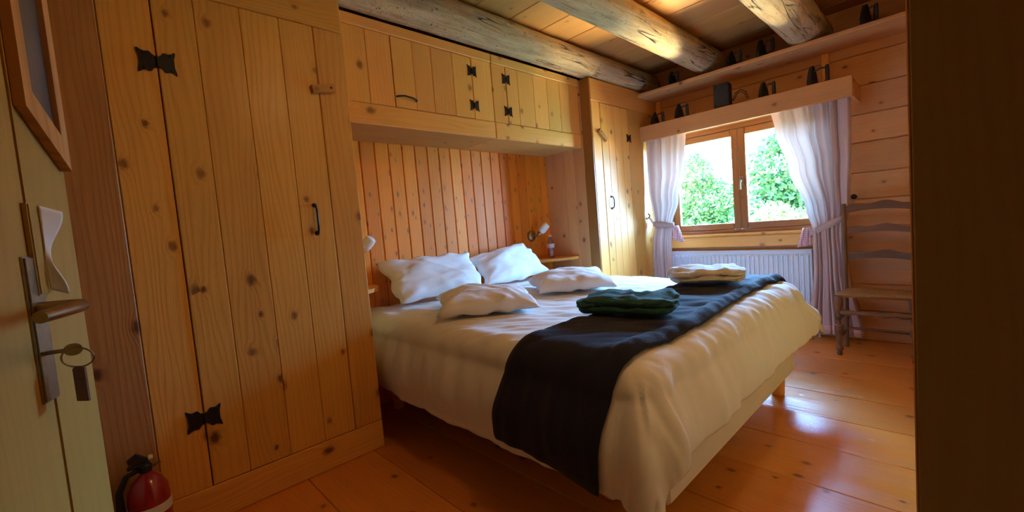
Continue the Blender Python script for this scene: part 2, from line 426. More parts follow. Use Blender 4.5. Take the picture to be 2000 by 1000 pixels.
# window: casing, two sashes with panes, handle
wn = tag(bpy.data.objects.new('window_1', None), 'wooden double casement window with two panes', 'window', kind='structure'); link(wn, None, (-1.44, YW, WZ0))
fm = lambda ax: pine('frame', ax, 'y')
yf0, yf1 = YW+.005, YW+.10
board('casing', wn, (WX0, yf0, WZ0), (WX0+.045, yf1, WZ1), fm('z')); board('casing', wn, (WX1-.045, yf0, WZ0), (WX1, yf1, WZ1), fm('z'))
board('casing', wn, (WX0+.045, yf0, WZ1-.045), (WX1-.045, yf1, WZ1), fm('x')); board('casing', wn, (WX0+.045, yf0, WZ0), (WX1-.045, yf1, WZ0+.03), fm('x'))
MX = -1.437
for a, b in ((WX0+.046, MX-.001), (MX+.001, WX1-.046)):
    sa = tag(bpy.data.objects.new('sash', None)); link(sa, wn, ((a+b)/2, YW+.03, WZ0+.03))
    z0, z1 = WZ0+.031, WZ1-.046; s = .062; q0, q1 = YW+.012, YW+.065
    board('sash_stile', sa, (a, q0, z0), (a+s, q1, z1), fm('z'), .006); board('sash_stile', sa, (b-s, q0, z0), (b, q1, z1), fm('z'), .006)
    board('sash_rail', sa, (a+s, q0, z0), (b-s, q1, z0+s), fm('x'), .006); board('sash_rail', sa, (a+s, q0, z1-s), (b-s, q1, z1), fm('x'), .006)
    obj('pane', box(NB(), (a+s-.008, YW+.036, z0+s-.008), (b-s+.008, YW+.040, z1-s+.008)), m_glass(), sa)
bm = NB(); box(bm, (MX+.012, YW-.002, 1.37), (MX+.036, YW+.012, 1.46), .003); tube(bm, [(MX+.024, YW+.005, 1.415), (MX+.024, YW-.035, 1.415)], .008); tube(bm, [(MX+.024, YW-.034, 1.425), (MX+.020, YW-.036, 1.39), (MX+.018, YW-.034, 1.335)], [.009, .008, .010])
obj('window_handle', bm, STEEL, wn, smooth=True)
board('window_sill', wn, (WX0-.03, YW-.075, WZ0-.03), (WX1+.03, YW+.03, WZ0-.005), pine('honey', 'x', 'z'), .006)
board('sill_board', wn, (WX0-.04, YW-.05, WZ0-.135), (WX1+.04, YW-.001, WZ0-.031), pine('honey', 'x', 'y'), .005)

# ================================================================== WARDROBE, CLOSET, OVERHEAD CABINETS
def butterfly(parent, y, z, x, hw, hh, sx=1., name='hinge'):
    """black butterfly hinge flat on a front facing +x"""
    bm = NB(); half = [(0, .50), (.16, .52), (.28, .80), (.42, .84), (.60, .74), (.78, .80), (.92, 1.0), (1.02, .96), (.97, .62), (.88, .36), (.90, 0)]
    pts = half + [(u, -v) for u, v in reversed(half[:-1])]
    for sgn in (-1, 1):
        poly = [(sgn*(.06+.94*u)*hw*(sx if sgn < 0 else 1), v*hh) for u, v in pts]
        prism(bm, poly, (x, y, z), (0, 1, 0), (0, 0, 1), (1, 0, 0), .004, .0015)
        for q in (-.62, .62): lathe(bm, [(.005, 0), (.0045, .002), (.002, .0035)], (x+.004, y+sgn*hw*.72, z+q*hh), (1, 0, 0), 8)
    tube(bm, [(x+.005, y, z-hh*.42), (x+.005, y, z+hh*.42)], .0065, 8)
    return obj(name, bm, BLACK, parent, smooth=True)
def pull(parent, y, z0, z1, x, bend=.0):
    bm = NB(); zc = (z0+z1)/2
    tube(bm, [(x, y, z1), (x+.022, y, z1-.006), (x+.030, y+bend, z1-.03), (x+.030, y+bend, z0+.03), (x+.022, y, z0+.006), (x, y, z0)], .0055, 8)
    for zz in (z0, z1): lathe(bm, [(.012, 0), (.011, .004), (.005, .006)], (x, y, zz), (1, 0, 0), 10)
    return obj('handle', bm, BLACK, parent, smooth=True)
def turn_latch(parent, y, z, x, ang, ln=.115):
    bm = NB(); c, s = math.cos(ang), math.sin(ang)
    poly = [(-.022, -.020), (ln-.022, -.018), (ln-.022, .018), (-.022, .020)]
    prism(bm, poly, (x, y, z), (0, c, s), (0, -s, c), (1, 0, 0), .026)
    o = obj('turn_latch', bm, pine('ceil', 'y', 'x'), parent)
    bm = NB(); lathe(bm, [(.006, 0), (.005, .003), (.001, .004)], (x+.026, y, z), (1, 0, 0), 10); obj('screw', bm, BLACK, o, smooth=True); return o

P = lambda ax: pine('pine', ax, 'x')
wd = empty('wardrobe', (XA-.3, .35, 0), 'tall built in pine wardrobe with plank door between pale door and bed', 'wardrobe')
obj('back_panel', box(NB(), (XB+.001, YL+.01, .02), (XB+.02, YR1-.03, 2.42)), P('z'), wd)
board('side_panel', wd, (XB+.001, YR1-.028, 0), (XA-.03, YR1-.004, 2.418), pine('pine', 'z', 'y'))
board('side_panel', wd, (XB+.001, YL+.002, 0), (XA-.03, YL+.025, 2.418), pine('pine', 'z', 'y'))
board('top_panel', wd, (XB+.021, YL+.03, 2.39), (XA-.03, YR1-.03, 2.415), P('y'))
t = .028
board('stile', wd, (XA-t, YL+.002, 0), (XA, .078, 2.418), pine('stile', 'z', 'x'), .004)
board('stile', wd, (XA-t, .080, .1525), (XA-.002, .241, 2.238), P('z'), .003)
board('stile', wd, (XA-t, .878, .1525), (XA, YR1, 2.238), P('z'), .004)
board('rail', wd, (XA-t, .080, 2.24), (XA, YR1, 2.418), P('y'), .004)
board('rail', wd, (XA-t, .080, 0), (XA, YR1, .151), P('y'), .004)
d = obj('door', box(NB(), (XA-.045, .25, .16), (XA-.020, .87, 2.232)), P('z'), wd)
for a, b in zip((.2445, .385, .556, .718), (.385, .556, .718, .8745)): board('plank', d, (XA-.020, a+.0006, .1555), (XA+.002, b-.0006, 2.2365), P('z'), .003)
butterfly(d, .2435, 1.933, XA+.002, .060, .047, 1.05); butterfly(d, .2435, .453, XA+.002, .060, .047, 1.05)
pull(d, .79, 1.205, 1.345, XA+.002)
turn_latch(wd, .928, 1.936, XA+.003, PI+.18)

# closet in the corner by the window
cl = empty('closet', (XA-.3, 3.8, 0), 'narrow pine corner closet between the bed and the window wall', 'closet')
H = lambda ax: pine('honey', ax, 'x')
obj('back_panel', box(NB(), (XB+.001, YR2+.03, .02), (XB+.02, YW-.01, 2.41)), H('z'), cl)
sp = obj('side_panel', box(NB(), (XB+.001, YR2+.014, 0), (XA-.03, YR2+.03, 2.415)), pine('panel', 'z', 'y'), cl)
xs = [XB+.001, -2.70, -2.56, -2.45, -2.33, XA]
for a, b in zip(xs, xs[1:]): board('side_board', sp, (a+.0008, YR2, 0), (b-.0008, YR2+.016, 2.415), pine('wallwood' if b < XA else 'frame', 'z', 'y'), .003)
board('stile', cl, (XA-t, YR2+.017, .12), (XA+.001, 3.362, 2.215), H('z'), .003)
board('stile', cl, (XA-t, 3.832, .12), (XA+.001, YW-.002, 2.215), pine('pine', 'z', 'x'), .003)
board('rail', cl, (XA-t, YR2+.017, 2.217), (XA+.001, YW-.002, 2.415), H('y'), .004)
board('rail', cl, (XA-t, YR2+.017, 0), (XA+.001, YW-.002, .118), H('y'), .004)
d = obj('door', box(NB(), (XA-.045, 3.37, .13), (XA-.020, 3.825, 2.21)), H('z'), cl)
q = [3.3675, 3.475, 3.585, 3.705, 3.829]
for a, b in zip(q, q[1:]): board('plank', d, (XA-.020, a+.0006, .124), (XA+.003, b-.0006, 2.211), H('z'), .003)
butterfly(d, 3.8305, 1.931, XA+.003, .040, .042); butterfly(d, 3.8305, .42, XA+.003, .040, .042)
pull(d, 3.455, 1.255, 1.365, XA+.003)
turn_latch(cl, 3.325, 1.945, XA+.003, -.62, .135)

# overhead cabinets
def cabinet(label, y0, y1, fixed, dq, hinge_y, handle):
    c = empty('overhead_cabinet', (XO-.2, (y0+y1)/2, 1.82), label, 'cabinet', 'overhead cabinets above the bed')
    zt = 2.425
    obj('body', box(NB(), (XB+.018, y0+.004, 1.842), (XO-.045, y1-.004, zt-.004)), H('z'), c)
    board('bottom_panel', c, (XB+.001, y0+.001, 1.82), (XO-.024, y1-.001, 1.840), pine('ceil', 'y', 'z'), .002)
    board('fascia', c, (XO-.022, y0+.001, 1.818), (XO, y1-.001, 1.936), H('y'), .005)
    board('trim', c, (XO-.022, y0+.001, 2.362), (XO+.006, y1-.001, zt), H('y'), .005)
    for a, b in fixed: board('stile', c, (XO-.024, a+.0008, 1.9375), (XO-.002, b-.0008, 2.361), H('z'), .003)
    d = obj('door', box(NB(), (XO-.044, dq[0]+.004, 1.942), (XO-.022, dq[-1]-.004, 2.358)), H('z'), c)
    for a, b in zip(dq, dq[1:]): board('plank', d, (XO-.022, a+.0007, 1.9395), (XO-.001, b-.0007, 2.3595), H('z'), .003)
    for zz in (2.268, 2.03): butterfly(d, hinge_y, zz, XO-.001, .040, .040)
    if handle:
        bm = NB(); a, b, zz = handle; x = XO-.001
        tube(bm, [(x, a, zz+.004), (x+.02, a+.006, zz+.002), (x+.028, a+.04, zz+.006), (x+.028, b-.04, zz), (x+.02, b-.006, zz-.008), (x, b, zz-.008)], .0055, 8)
        obj('handle', bm, BLACK, d, smooth=True)
    return c
cabinet('overhead cabinet beside the wardrobe, with a dark pull on its plank door', YR1+.003, 2.181, [(YR1+.004, 1.215), (1.215, 1.374), (1.998, 2.180)], [1.378, 1.524, 1.66, 1.83, 1.994], 1.996, (1.385, 1.52, 1.998))
cabinet('overhead cabinet next to the corner closet, five plank door without a pull', 2.183, YR2-.002, [(2.184, 2.323), (3.093, YR2-.003)], [2.327, 2.45, 2.628, 2.793, 2.955, 3.091], 2.325, None)

# ================================================================== PELMET, WALL SHELF, IRONS
pel = empty('pelmet_shelf', (-1.37, 4.1, 2.04), 'deep wooden pelmet board with shelf over the window, holding old irons', 'shelf')
board('front_board', pel, (XA+.002, 4.045, 1.905), (-.516, 4.07, 2.058), pine('wallwood', 'x', 'y'), .005)
board('shelf_board', pel, (XA+.002, 4.072, 2.015), (-.516, YW-.004, 2.036), pine('wallwood', 'x', 'z'), .003)
board('end_board', pel, (-.541, 4.072, 1.905), (-.516, YW-.004, 2.013), pine('wallwood', 'y', 'x'), .003)
ws = empty('wall_shelf', (-1.1, 4.2, 2.36), 'long wooden shelf right under the log beams', 'shelf')
board('shelf_board', ws, (XA+.002, 4.045, 2.355), (XR-.003, YW-.004, 2.386), pine('wallwood', 'x', 'z'), .005)
for x in (-2.21, -.76): board('batten', ws, (x, YW-.03, 2.04), (x+.05, YW-.004, 2.353), pine('honey', 'z', 'y'), .003)

def iron(x, z, label, h=.155, big=False, y=4.125, gap=.1):
    e = empty('flat_iron', (x, y, z), label, 'iron', 'old flat irons standing on the shelves')
    w, th = (.05, .028) if not big else (.045, .125)
    if big: poly = [(-w, 0), (w, 0), (w, h*.94), (w*.5, h*.97), (-w*.2, h), (-w, h*.98)]
    else: poly = [(-w*.9, 0), (w*.9, 0), (w, h*.3), (w*.66, h*.66), (w*.16, h*.97), (0, h), (-w*.16, h*.97), (-w*.66, h*.66), (-w, h*.3)]
    U = Vector((math.sin(.35), math.cos(.35), 0)) if not big else Vector((0, 1, 0)); N = Vector((U.y, -U.x, 0)); up = Vector((0, 0, 1))
    obj('sole_plate' if not big else 'iron_body', prism(NB(), poly, (x, y, z), U, up, N, th, .004), CAST, e)
    c = Vector((x, y, z)); A = c + N*th; B = c + N*(th+gap)
    if not big:
        obj('handle_bracket', tube(NB(), [A+up*h*.72, A+up*h*.78+N*gap*.5, B+up*h*.74], .006, 8), CAST, e, smooth=True)
        obj('handle_bracket', tube(NB(), [A+up*h*.16, A+up*h*.14+N*gap*.5, B+up*h*.18], .006, 8), CAST, e, smooth=True)
        obj('handle', tube(NB(), [B+up*h*.08, B+up*h*.2, B+up*h*.5, B+up*h*.72, B+up*h*.84], [.010, .013, .014, .013, .010], 10), CAST, e, smooth=True)
    else:
        obj('handle_bracket', tube(NB(), [A-N*.002+up*h*.30, A+N*.03+up*h*.32], .007, 8), CAST, e, smooth=True)
        obj('handle', tube(NB(), [A+N*.025+up*h*.32, A+N*.05+up*h*.52, A+N*.085+up*h*.58, A+N*.12+up*h*.48, A+N*.14+up*h*.25], [.011, .014, .015, .014, .011], 10), TAG, e, smooth=True)
    return e
ZP, ZS = 2.0365, 2.3865
iron(-2.10, ZP, 'flat iron on the pelmet shelf, closest to the corner closet', .150, gap=.095)
iron(-1.85, ZP, 'slim flat iron on the pelmet shelf, second from the corner closet', .165, gap=.085)
iron(-1.50, ZP, 'big square bodied iron on the pelmet shelf with a curved wooden grip', .235, True)
iron(-1.125, ZP, 'flat iron on the pelmet shelf between the big iron and the pelmet end', .155, gap=.075)
iron(-.785, ZP, 'flat iron on the pelmet shelf at the end over the chair side curtain', .175, gap=.095)
iron(-1.905, ZS, 'small flat iron on the wall shelf between the first two log beams', .135, gap=.06)
iron(-1.365, ZS, 'squat flat iron on the wall shelf, just past the second log beam', .140, gap=.075)
iron(-1.13, ZS, 'pointed flat iron on the wall shelf, close to the thick log beam', .150, gap=.085)
iron(-.455, ZS, 'flat iron alone on the wall shelf beyond the thick log beam', .150, gap=.05)

# ================================================================== RADIATOR, CURTAINS
ra = empty('radiator', (-1.52, YW-.06, .14), 'white ribbed panel radiator below the window', 'radiator')
rx0, rx1, rz0, rz1 = -2.19, -.86, .14, .762
yb0 = YW-.105
obj('panel', box(NB(), (rx0, yb0, rz0), (rx1, yb0+.012, rz1-.012), .003), RADWHITE, ra)
obj('back_panel', box(NB(), (rx0, YW-.045, rz0), (rx1, YW-.033, rz1-.012), .003), RADWHITE, ra)
board('top_grille', ra, (rx0-.004, yb0-.006, rz1-.014), (rx1+.004, YW-.028, rz1), RADWHITE, .004)
obj('side_panel', box(NB(), (rx0-.004, yb0-.004, rz0), (rx0, YW-.028, rz1-.015), .001), RADWHITE, ra); obj('side_panel', box(NB(), (rx1, yb0-.004, rz0), (rx1+.004, YW-.028, rz1-.015), .001), RADWHITE, ra)
nf = 34; pit = (rx1-rx0-.02)/nf; first = None
for k in range(nf):
    x0 = rx0+.01+k*pit
    if first is None:
        bm = NB(); pr = [(.1, 0), (.28, -.012), (.72, -.012), (.9, 0)]
        zz = [rz0+.03, rz0+.05, rz1-.055, rz1-.035]; rows = []
        for i, z in enumerate(zz): rows.append([bm.verts.new((x0+u*pit, yb0 + (v if 0 < i < 3 else 0)*1.0, z)) for u, v in pr])
        for A, B in zip(rows, rows[1:]):
            for i in range(3): bm.faces.new((A[i], A[i+1], B[i+1], B[i]))
        first = obj('rib', bm, RADWHITE, ra)
    else:
        o = first.copy(); COL.objects.link(o); o.location = first.location + Vector((k*pit, 0, 0))
bm = NB(); tube(bm, [(rx1+.03, YW-.07, .17), (rx1+.03, YW-.07, .0)], .009); tube(bm, [(rx1, YW-.07, .175), (rx1+.03, YW-.07, .175)], .012); lathe(bm, [(.018, 0), (.02, .03), (.016, .06)], (rx1+.03, YW-.07, .17), (1, 0, 0), 12)
obj('valve', bm, RADWHITE, ra, smooth=True)
for xx in (rx0+.2, rx1-.2): obj('wall_bracket', box(NB(), (xx, YW-.034, .3), (xx+.03, YW-.004, .6)), RADWHITE, ra)

def curtain(label, left, right, nfold, seed, tie, hook, hemz, y0=4.115):
    e = empty('curtain', ((left[0][1]+right[0][1])/2, y0, hemz), label, 'curtain')
    top = 1.985; amp = [(hemz, .022), (.9, .020), (1.06, .013), (1.25, .02), (top, .022)]
    bm = NB()
    def fn(u, v):
        z = lerp(hemz, top, v); xl, xr = interp(left, z), interp(right, z)
        ph = seed + .8*math.sin(2.3*v+seed) + .5*noise.noise(Vector((u*2, v*3, seed)))
        uu = u + .03*math.sin(2*PI*(nfold*.5)*u + seed)
        A = interp(amp, z)*(1 + .5*noise.noise(Vector((u*5+seed, v*1.5, 1))))
        y = y0 + A*math.sin(2*PI*nfold*uu + ph) + .006*math.sin(2*PI*nfold*2.3*uu + 2*ph)
        yo = interp([(hemz, .0), (.9, .0), (1.05, .03), (1.4, .0), (top, 0)], z)
        return (lerp(xl, xr, u) + .006*math.sin(2*PI*nfold*uu+ph+1.3), y+yo, z + (.012*math.sin(2*PI*nfold*uu+ph) if v == 0 else 0))
    grid(bm, nfold*14+1, 70, fn)
    obj('drape', bm, m_curtain(), e, smooth=True, angle=180)
    # hem band
    bm = NB(); grid(bm, nfold*14+1, 3, lambda u, v: (lambda p: (p[0], p[1]-.0025, p[2]))(fn(u, .012+.022*v)))
    obj('hem_band', bm, m_gingham(), e, smooth=True, angle=180)
    # tie back: flat loop round the gather, running to the wall hook
    (xa, za), (xb, zb) = tie; n = 36; bm = NB(); vs = []
    for i in range(n):
        a = 2*PI*i/n; cx = (xa+xb)/2; rx = (xb-xa)/2+.012; cxz = lerp(za, zb, (math.cos(a)+1)/2)
        p = Vector((cx+rx*math.cos(a), y0+.028+.050*math.sin(a), cxz)); wv = .026+.004*math.sin(3*a)
        vs.append((bm.verts.new(p-Vector((0, 0, wv))), bm.verts.new(p+Vector((0, 0, wv)))))
    for i in range(n): bm.faces.new((vs[i][0], vs[(i+1) % n][0], vs[(i+1) % n][1], vs[i][1]))
    pe = Vector((xb if hook[0] > xb else xa, y0+.03, zb if hook[0] > xb else za)); hk = Vector(hook)
    A = [bm.verts.new(pe+Vector((0, 0, s))) for s in (-.022, .022)]; B = [bm.verts.new(hk+Vector((0, -.02, s))) for s in (-.006, .006)]
    bm.faces.new((A[0], B[0], B[1], A[1]))
    o = obj('tieback', bm, m_curtain(), e, smooth=True, angle=180); sm = o.modifiers.new('thick', 'SOLIDIFY'); sm.thickness = .003
    return e, fn
eL, fL = curtain('pinkish white curtain beside the corner closet, tied back', [(.1, -2.185), (.7, -2.19), (1.06, -2.165), (1.5, -2.20), (2.0, -2.205)], [(.1, -1.99), (.7, -2.0), (1.06, -1.985), (1.3, -1.90), (1.6, -1.82), (2.0, -1.785)], 5, .7, ((-2.175, 1.075), (-1.975, 1.045)), (XA+.03, 4.10, 1.145), .09)
eR, fR = curtain('pinkish white curtain next to the wooden chair, tied back', [(0.06, -0.882), (0.631, -0.83), (0.922, -0.83), (1.098, -0.877), (1.461, -0.986), (1.773, -1.074), (2.032, -1.115)], [(0.06, -0.519), (0.631, -0.607), (0.922, -0.623), (1.098, -0.597), (1.513, -0.571), (2.032, -0.566)], 7, 2.1, ((-0.856, 0.891), (-0.623, 1.025)), (-.573, YW, 1.16), .07, 4.27)
for e, x, s, yq in ((eL, -1.955, 1, 4.16), (eR, -.885, -1, 4.29)):
    zc = .99 if s > 0 else .90; n = 12
    bm = NB(); grid(bm, 16, 8, lambda u, v: (x + s*(-.03 + u*(.055+.05*(1-v))), yq + .012*math.sin(u*14), zc - .10 + .15*v - .02*u*(1-v)))
    o = obj('lining_corner', bm, m_gingham(), e, smooth=True, angle=180); sm = o.modifiers.new('thick', 'SOLIDIFY'); sm.thickness = .002
def knob(label, p, d):
    bm = NB(); lathe(bm, [(.012, 0), (.008, .006), (.008, .03), (.017, .036), (.022, .048), (.020, .060), (.008, .068)], p, d, 14)
    return tag(obj('curtain_holdback', bm, BLACK, smooth=True), label, 'holdback')
knob('black round tieback knob on the window wall above the chair', (-.573, YW-.001, 1.175), (0, -1, 0))
bm = NB(); tube(bm, [(XA+.004, 4.095, 1.135), (XA+.03, 4.085, 1.14), (XA+.055, 4.06, 1.16), (XA+.05, 4.04, 1.18)], .007, 8); lathe(bm, [(.016, 0), (.014, .004), (.006, .007)], (XA+.002, 4.096, 1.135), (1, 0, 0), 12)
tag(obj('curtain_hook', bm, BRASS, smooth=True), 'small brass tieback hook on the corner closet', 'hook')

# ================================================================== BED
bx0, bx1, by0, by1 = XB+.03, -.69, 1.30, 2.95
bed = empty('bed', (-1.7, 2.12, 0), 'double bed with pale fabric base on wooden legs', 'bed')
board('bed_base', bed, (bx0, by0, .15), (bx1, by1, .37), BASEFAB, .015)
bm = NB(); box(bm, (bx0, by0+.005, .37), (bx1-.005, by1-.005, .60), .05, 3); obj('mattress', bm, WHITE, bed, smooth=True)
for x in (bx0+.12, -.775):
    for y in (by0+.05, by1-.05):
        bm = NB(); lathe(bm, [(.033, 0), (.036, .01), (.041, .151)], (x, y, .0), n=18); obj('leg', bm, pine('honey', 'z', 'x'), bed, smooth=True)

# duvet: a puffy sheet rolled over the edges of the bed
TX, TN, TF, TZ, RR = -.655, 1.135, 3.10, .690, .115
def sheet(a, b, off=0.):
    """unrolled sheet coordinates (a along x, b along y) -> point on the draped duvet"""
    ia, inn, ifr = TX-RR, TN+RR, TF-RR
    da = max(0., a-ia); db = b-inn if b < inn else (b-ifr if b > ifr else 0.)
    d = math.hypot(da, db)
    cx, cy = min(a, ia), min(max(b, inn), ifr)
    if d < 1e-6: p = Vector((cx, cy, TZ)); n = Vector((0, 0, 1))
    else:
        ux, uy = da/d, db/d; th = min(d/RR, PI/2); hang = max(0., d-RR*PI/2)
        cor = min(1., 2.2*abs(ux*uy)); bulge = .035*math.sin(min(1, hang/.30)*PI)
        fl = hang*(.10 + .16*cor) + bulge
        if uy > .5: fl += .05*smooth01(hang/.2)
        if uy > 0: hang *= 1-.42*cor
        rad = RR*math.sin(th) + fl
        p = Vector((cx+ux*rad, cy+uy*rad, TZ - RR*(1-math.cos(th)) - hang*.985))
        n = Vector((ux*math.sin(th), uy*math.sin(th), math.cos(th)))
    t = smooth01((d-.02)/.2)
    # wrinkles: soft creases across the top, vertical folds where it hangs
    al, ac = a*.80+b*.60, -a*.60+b*.80
    w1 = .009*fbm((a*1.2, b*3.0, 0), 2.0, 3) + .0065*fbm((al*1.1, ac*7.5, 3), 2.2, 2) + .0025*fbm((al*2, ac*17, 5), 2.2, 2)
    w2 = 0.
    if d > 1e-6:
        s = a if abs(db) > da else b
        w2 = .020*fbm((s*2.4, d*.9, 7.), 2.1, 3) + .008*fbm((s*6, d*1.0, 2.), 2.2, 2)
        if da > abs(db)*.6: w2 += .010*math.sin(b*21+3*fbm((b, a, 2), 1.5))*smooth01((.45-d)/.3)
        if da > 0 and abs(db) > 0: w2 += .022*math.sin(7*math.atan2(abs(db), da)+1.)*smooth01(d/.35)
    puff = .022*math.sin(max(0, min(1, (b-inn)/(ifr-inn)))*PI)**.6 * (1-t)
    return p + n*(w1*(1-t) + w2*t*.9 + puff*0 + off), n
A0, A1 = XB+.06, TX-RR+.395
B0, B1 = TN+RR-.505, TF-RR+.43
bm = NB(); na, nb = 190, 190
def dv(u, v):
    a, b = lerp(A0, A1, u), lerp(B0, B1, v)
    cr = smooth01((a-(-2.45))/.5)
    if b < TN+RR: b = TN+RR - (TN+RR-b)*(.92+.08*cr) # hem a little shorter by the head
    return sheet(a, b)[0]
grid(bm, na, nb, dv)
du = tag(obj('duvet', bm, WHITE, smooth=True, angle=180), 'rumpled white duvet draped over the whole bed', 'duvet')
sm = du.modifiers.new('thick', 'SOLIDIFY'); sm.thickness = .022; sm.offset = -1

# navy runner
bm = NB()
def rn(u, v):
    b = lerp(TN+RR-.450, TF-RR+.30, v)
    hang = max(0, TN+RR-.05-b)
    sk = -.22*hang
    a0 = -1.225 + sk + .015*math.sin(b*5); a1 = -.745 + sk*.75 - .02*smooth01((b-1.5)/1.2) + .012*math.sin(b*4+1)
    a = lerp(a0, a1, u)
    bb = b - (.035*u**3 if v == 0 else 0)
    ed = min(u, 1-u)
    off = .010 + .012*smooth01(ed/.06) + .006*fbm((a*3, b*3, 9), 1.6, 2)
    if u > .86 and b > 1.2: off += .012*math.sin((u-.86)/.14*PI)
    return sheet(a, bb - .05*hang*u*u, off)[0]
grid(bm, 50, 150, rn)
bl = tag(obj('bed_runner', bm, NAVY, smooth=True, angle=180), 'dark navy fleece blanket laid across the foot of the bed', 'blanket')
sm = bl.modifiers.new('thick', 'SOLIDIFY'); sm.thickness = .010; sm.offset = 1

def pillow(label, c, T, seed, up, sag=.5):
    c = [Vector(q) for q in c]; nrm = ((c[1]-c[0]).cross(c[3]-c[0])).normalized()
    if nrm.dot(Vector(up)) < 0: nrm = -nrm
    bm = NB(); n = 44
    def side(sg):
        def fn(u, v):
            a, b = 2*u-1, 2*v-1
            pin = 1-.075*(1-abs(b)**3)*abs(a)**4; pin2 = 1-.075*(1-abs(a)**3)*abs(b)**4
            aa, bb = a*pin, b*pin2
            uu, vv = (aa+1)/2, (bb+1)/2
            p = c[0].lerp(c[1], uu).lerp(c[3].lerp(c[2], uu), vv)
            e = max(0, 1-abs(a)**2.4)*max(0, 1-abs(b)**2.4)
            h = T*e**.42*(1 if sg > 0 else sag)*(1+.22*fbm((a*.8+seed*3, b*.8, 5.), 1.4, 2))
            wr = .012*fbm((a*1.1+seed, b*1.6, sg), 1.7, 3)*min(1, e*3)
            rad = (math.sin(math.atan2(b, a)*11+seed)+.7*math.sin(math.atan2(b, a)*17+2*seed))*.008*(1-min(1, e*1.6))*min(1, (1-max(abs(a), abs(b)))*12)
            if sg > 0: wr += .009*math.exp(-((a*.9+b*.45-.1+.1*math.sin(b*3))/.05)**2)*e
            ed = max(abs(a), abs(b))**3; t1, t2 = (c[1]-c[0]).normalized(), (c[3]-c[0]).normalized()
            p = p + (t1*noise.noise(Vector((b*2.2, seed, a*.5))) + t2*noise.noise(Vector((a*2.2, seed+7, b*.5))))*.030*ed
            return p + nrm*(sg*(h+wr*.8+rad) + .022*ed*noise.noise(Vector((a*1.8, b*1.8, seed))))
        return fn
    top = grid(bm, n, n, side(1)); grid(bm, n, n, side(-1))
    bmesh.ops.remove_doubles(bm, verts=bm.verts, dist=.0012)
    return tag(obj('pillow', bm, PILLOW, smooth=True, angle=180), label, 'pillow', 'white pillows on the bed')
pillow('white pillow leaning on the headwall at the wardrobe side', [(-2.44, 1.30, .718), (-2.43, 2.03, .722), (-2.69, 2.08, .965), (-2.715, 1.325, .985)], .105, 1., (1, 0, .5), .5)
pillow('white pillow leaning on the headwall at the closet side', [(-2.47, 2.08, .728), (-2.50, 2.83, .722), (-2.70, 2.72, 1.005), (-2.70, 2.07, .95)], .095, 4., (1, 0, .5), .5)
pillow('white pillow lying flat in front of the wardrobe side pillow', [(-1.84, 1.205, .722), (-1.52, 1.645, .722), (-1.96, 1.95, .735), (-2.36, 1.54, .735)], .100, 2., (0, 0, 1), .25)
pillow('white pillow lying flat in the middle of the closet side', [(-1.84, 1.955, .722), (-1.52, 2.38, .722), (-1.95, 2.76, .735), (-2.28, 2.32, .735)], .100, 3., (0, 0, 1), .25)

def towel(label, cen, rot, L, W, Hh, mat, seed, cat='towel'):
    """a towel folded into layered rounded slabs"""
    bm = NB(); cx, cy, cz = cen; c, s = math.cos(rot), math.sin(rot)
    layers = [(0, .0, 1., 1.), (1, .012, .96, .95), (2, -.32*L, .40, .93)]
    hh = Hh/2
    for k, sh, fl, fw in layers:
        b2 = NB(); bmesh.ops.create_cube(b2, size=2); bmesh.ops.subdivide_edges(b2, edges=b2.edges, cuts=15, use_grid_fill=True)
        for v in b2.verts:
            p = v.co.copy(); m = max(abs(p.x), abs(p.y), abs(p.z))
            e = (abs(p.x)**3.4+abs(p.y)**3.4)**(1/3.4)
            if e > 1e-6: p.x, p.y = p.x/max(e, .001)*min(e, max(abs(p.x), abs(p.y))), p.y/max(e, .001)*min(e, max(abs(p.x), abs(p.y)))
            r = (max(abs(p.x), abs(p.y))**2.6 + abs(p.z)**2.6)**(1/2.6)
            q = Vector((p.x, p.y, p.z))/max(1, r)
            x, y, z = q.x*L/2*fl + sh, q.y*W/2*fw, q.z*hh*.56
            ex = max(abs(q.x), abs(q.y)); z *= 1-.35*smooth01((ex-.75)/.25)*.6
            d = fbm((x*9+seed, y*9, k*3), 1., 3)*.010
            z = z*(1.25 if k < 2 else 1.0) + hh*(.55, 1.35, 1.12)[k] + d*(2.2 if q.z > 0 else .2)
            if k == 1 and q.z > 0: z -= .012*math.exp(-((x-.12*L+.25*y)/.02)**2) 
            x += fbm((y*7, z*9, seed+k), 1.)*.010; y += fbm((x*7, z*9, seed+5+k), 1.)*.012
            v.co = (cx + x*c - y*s, cy + x*s + y*c, cz + z)
        tmp = bpy.data.meshes.new('t'); b2.to_mesh(tmp); bm.from_mesh(tmp); bpy.data.meshes.remove(tmp); b2.free()
    return tag(obj('towel', bm, mat, smooth=True, angle=180), label, cat, 'folded towels on the bed runner')
towel('folded dark green towel on the navy blanket', (-1.045, 1.70, .737), .30, .43, .28, .075, GREEN, 3.)
towel('folded cream white towel on the navy blanket', (-1.055, 2.60, .746), .45, .41, .34, .078, CREAM, 8.)

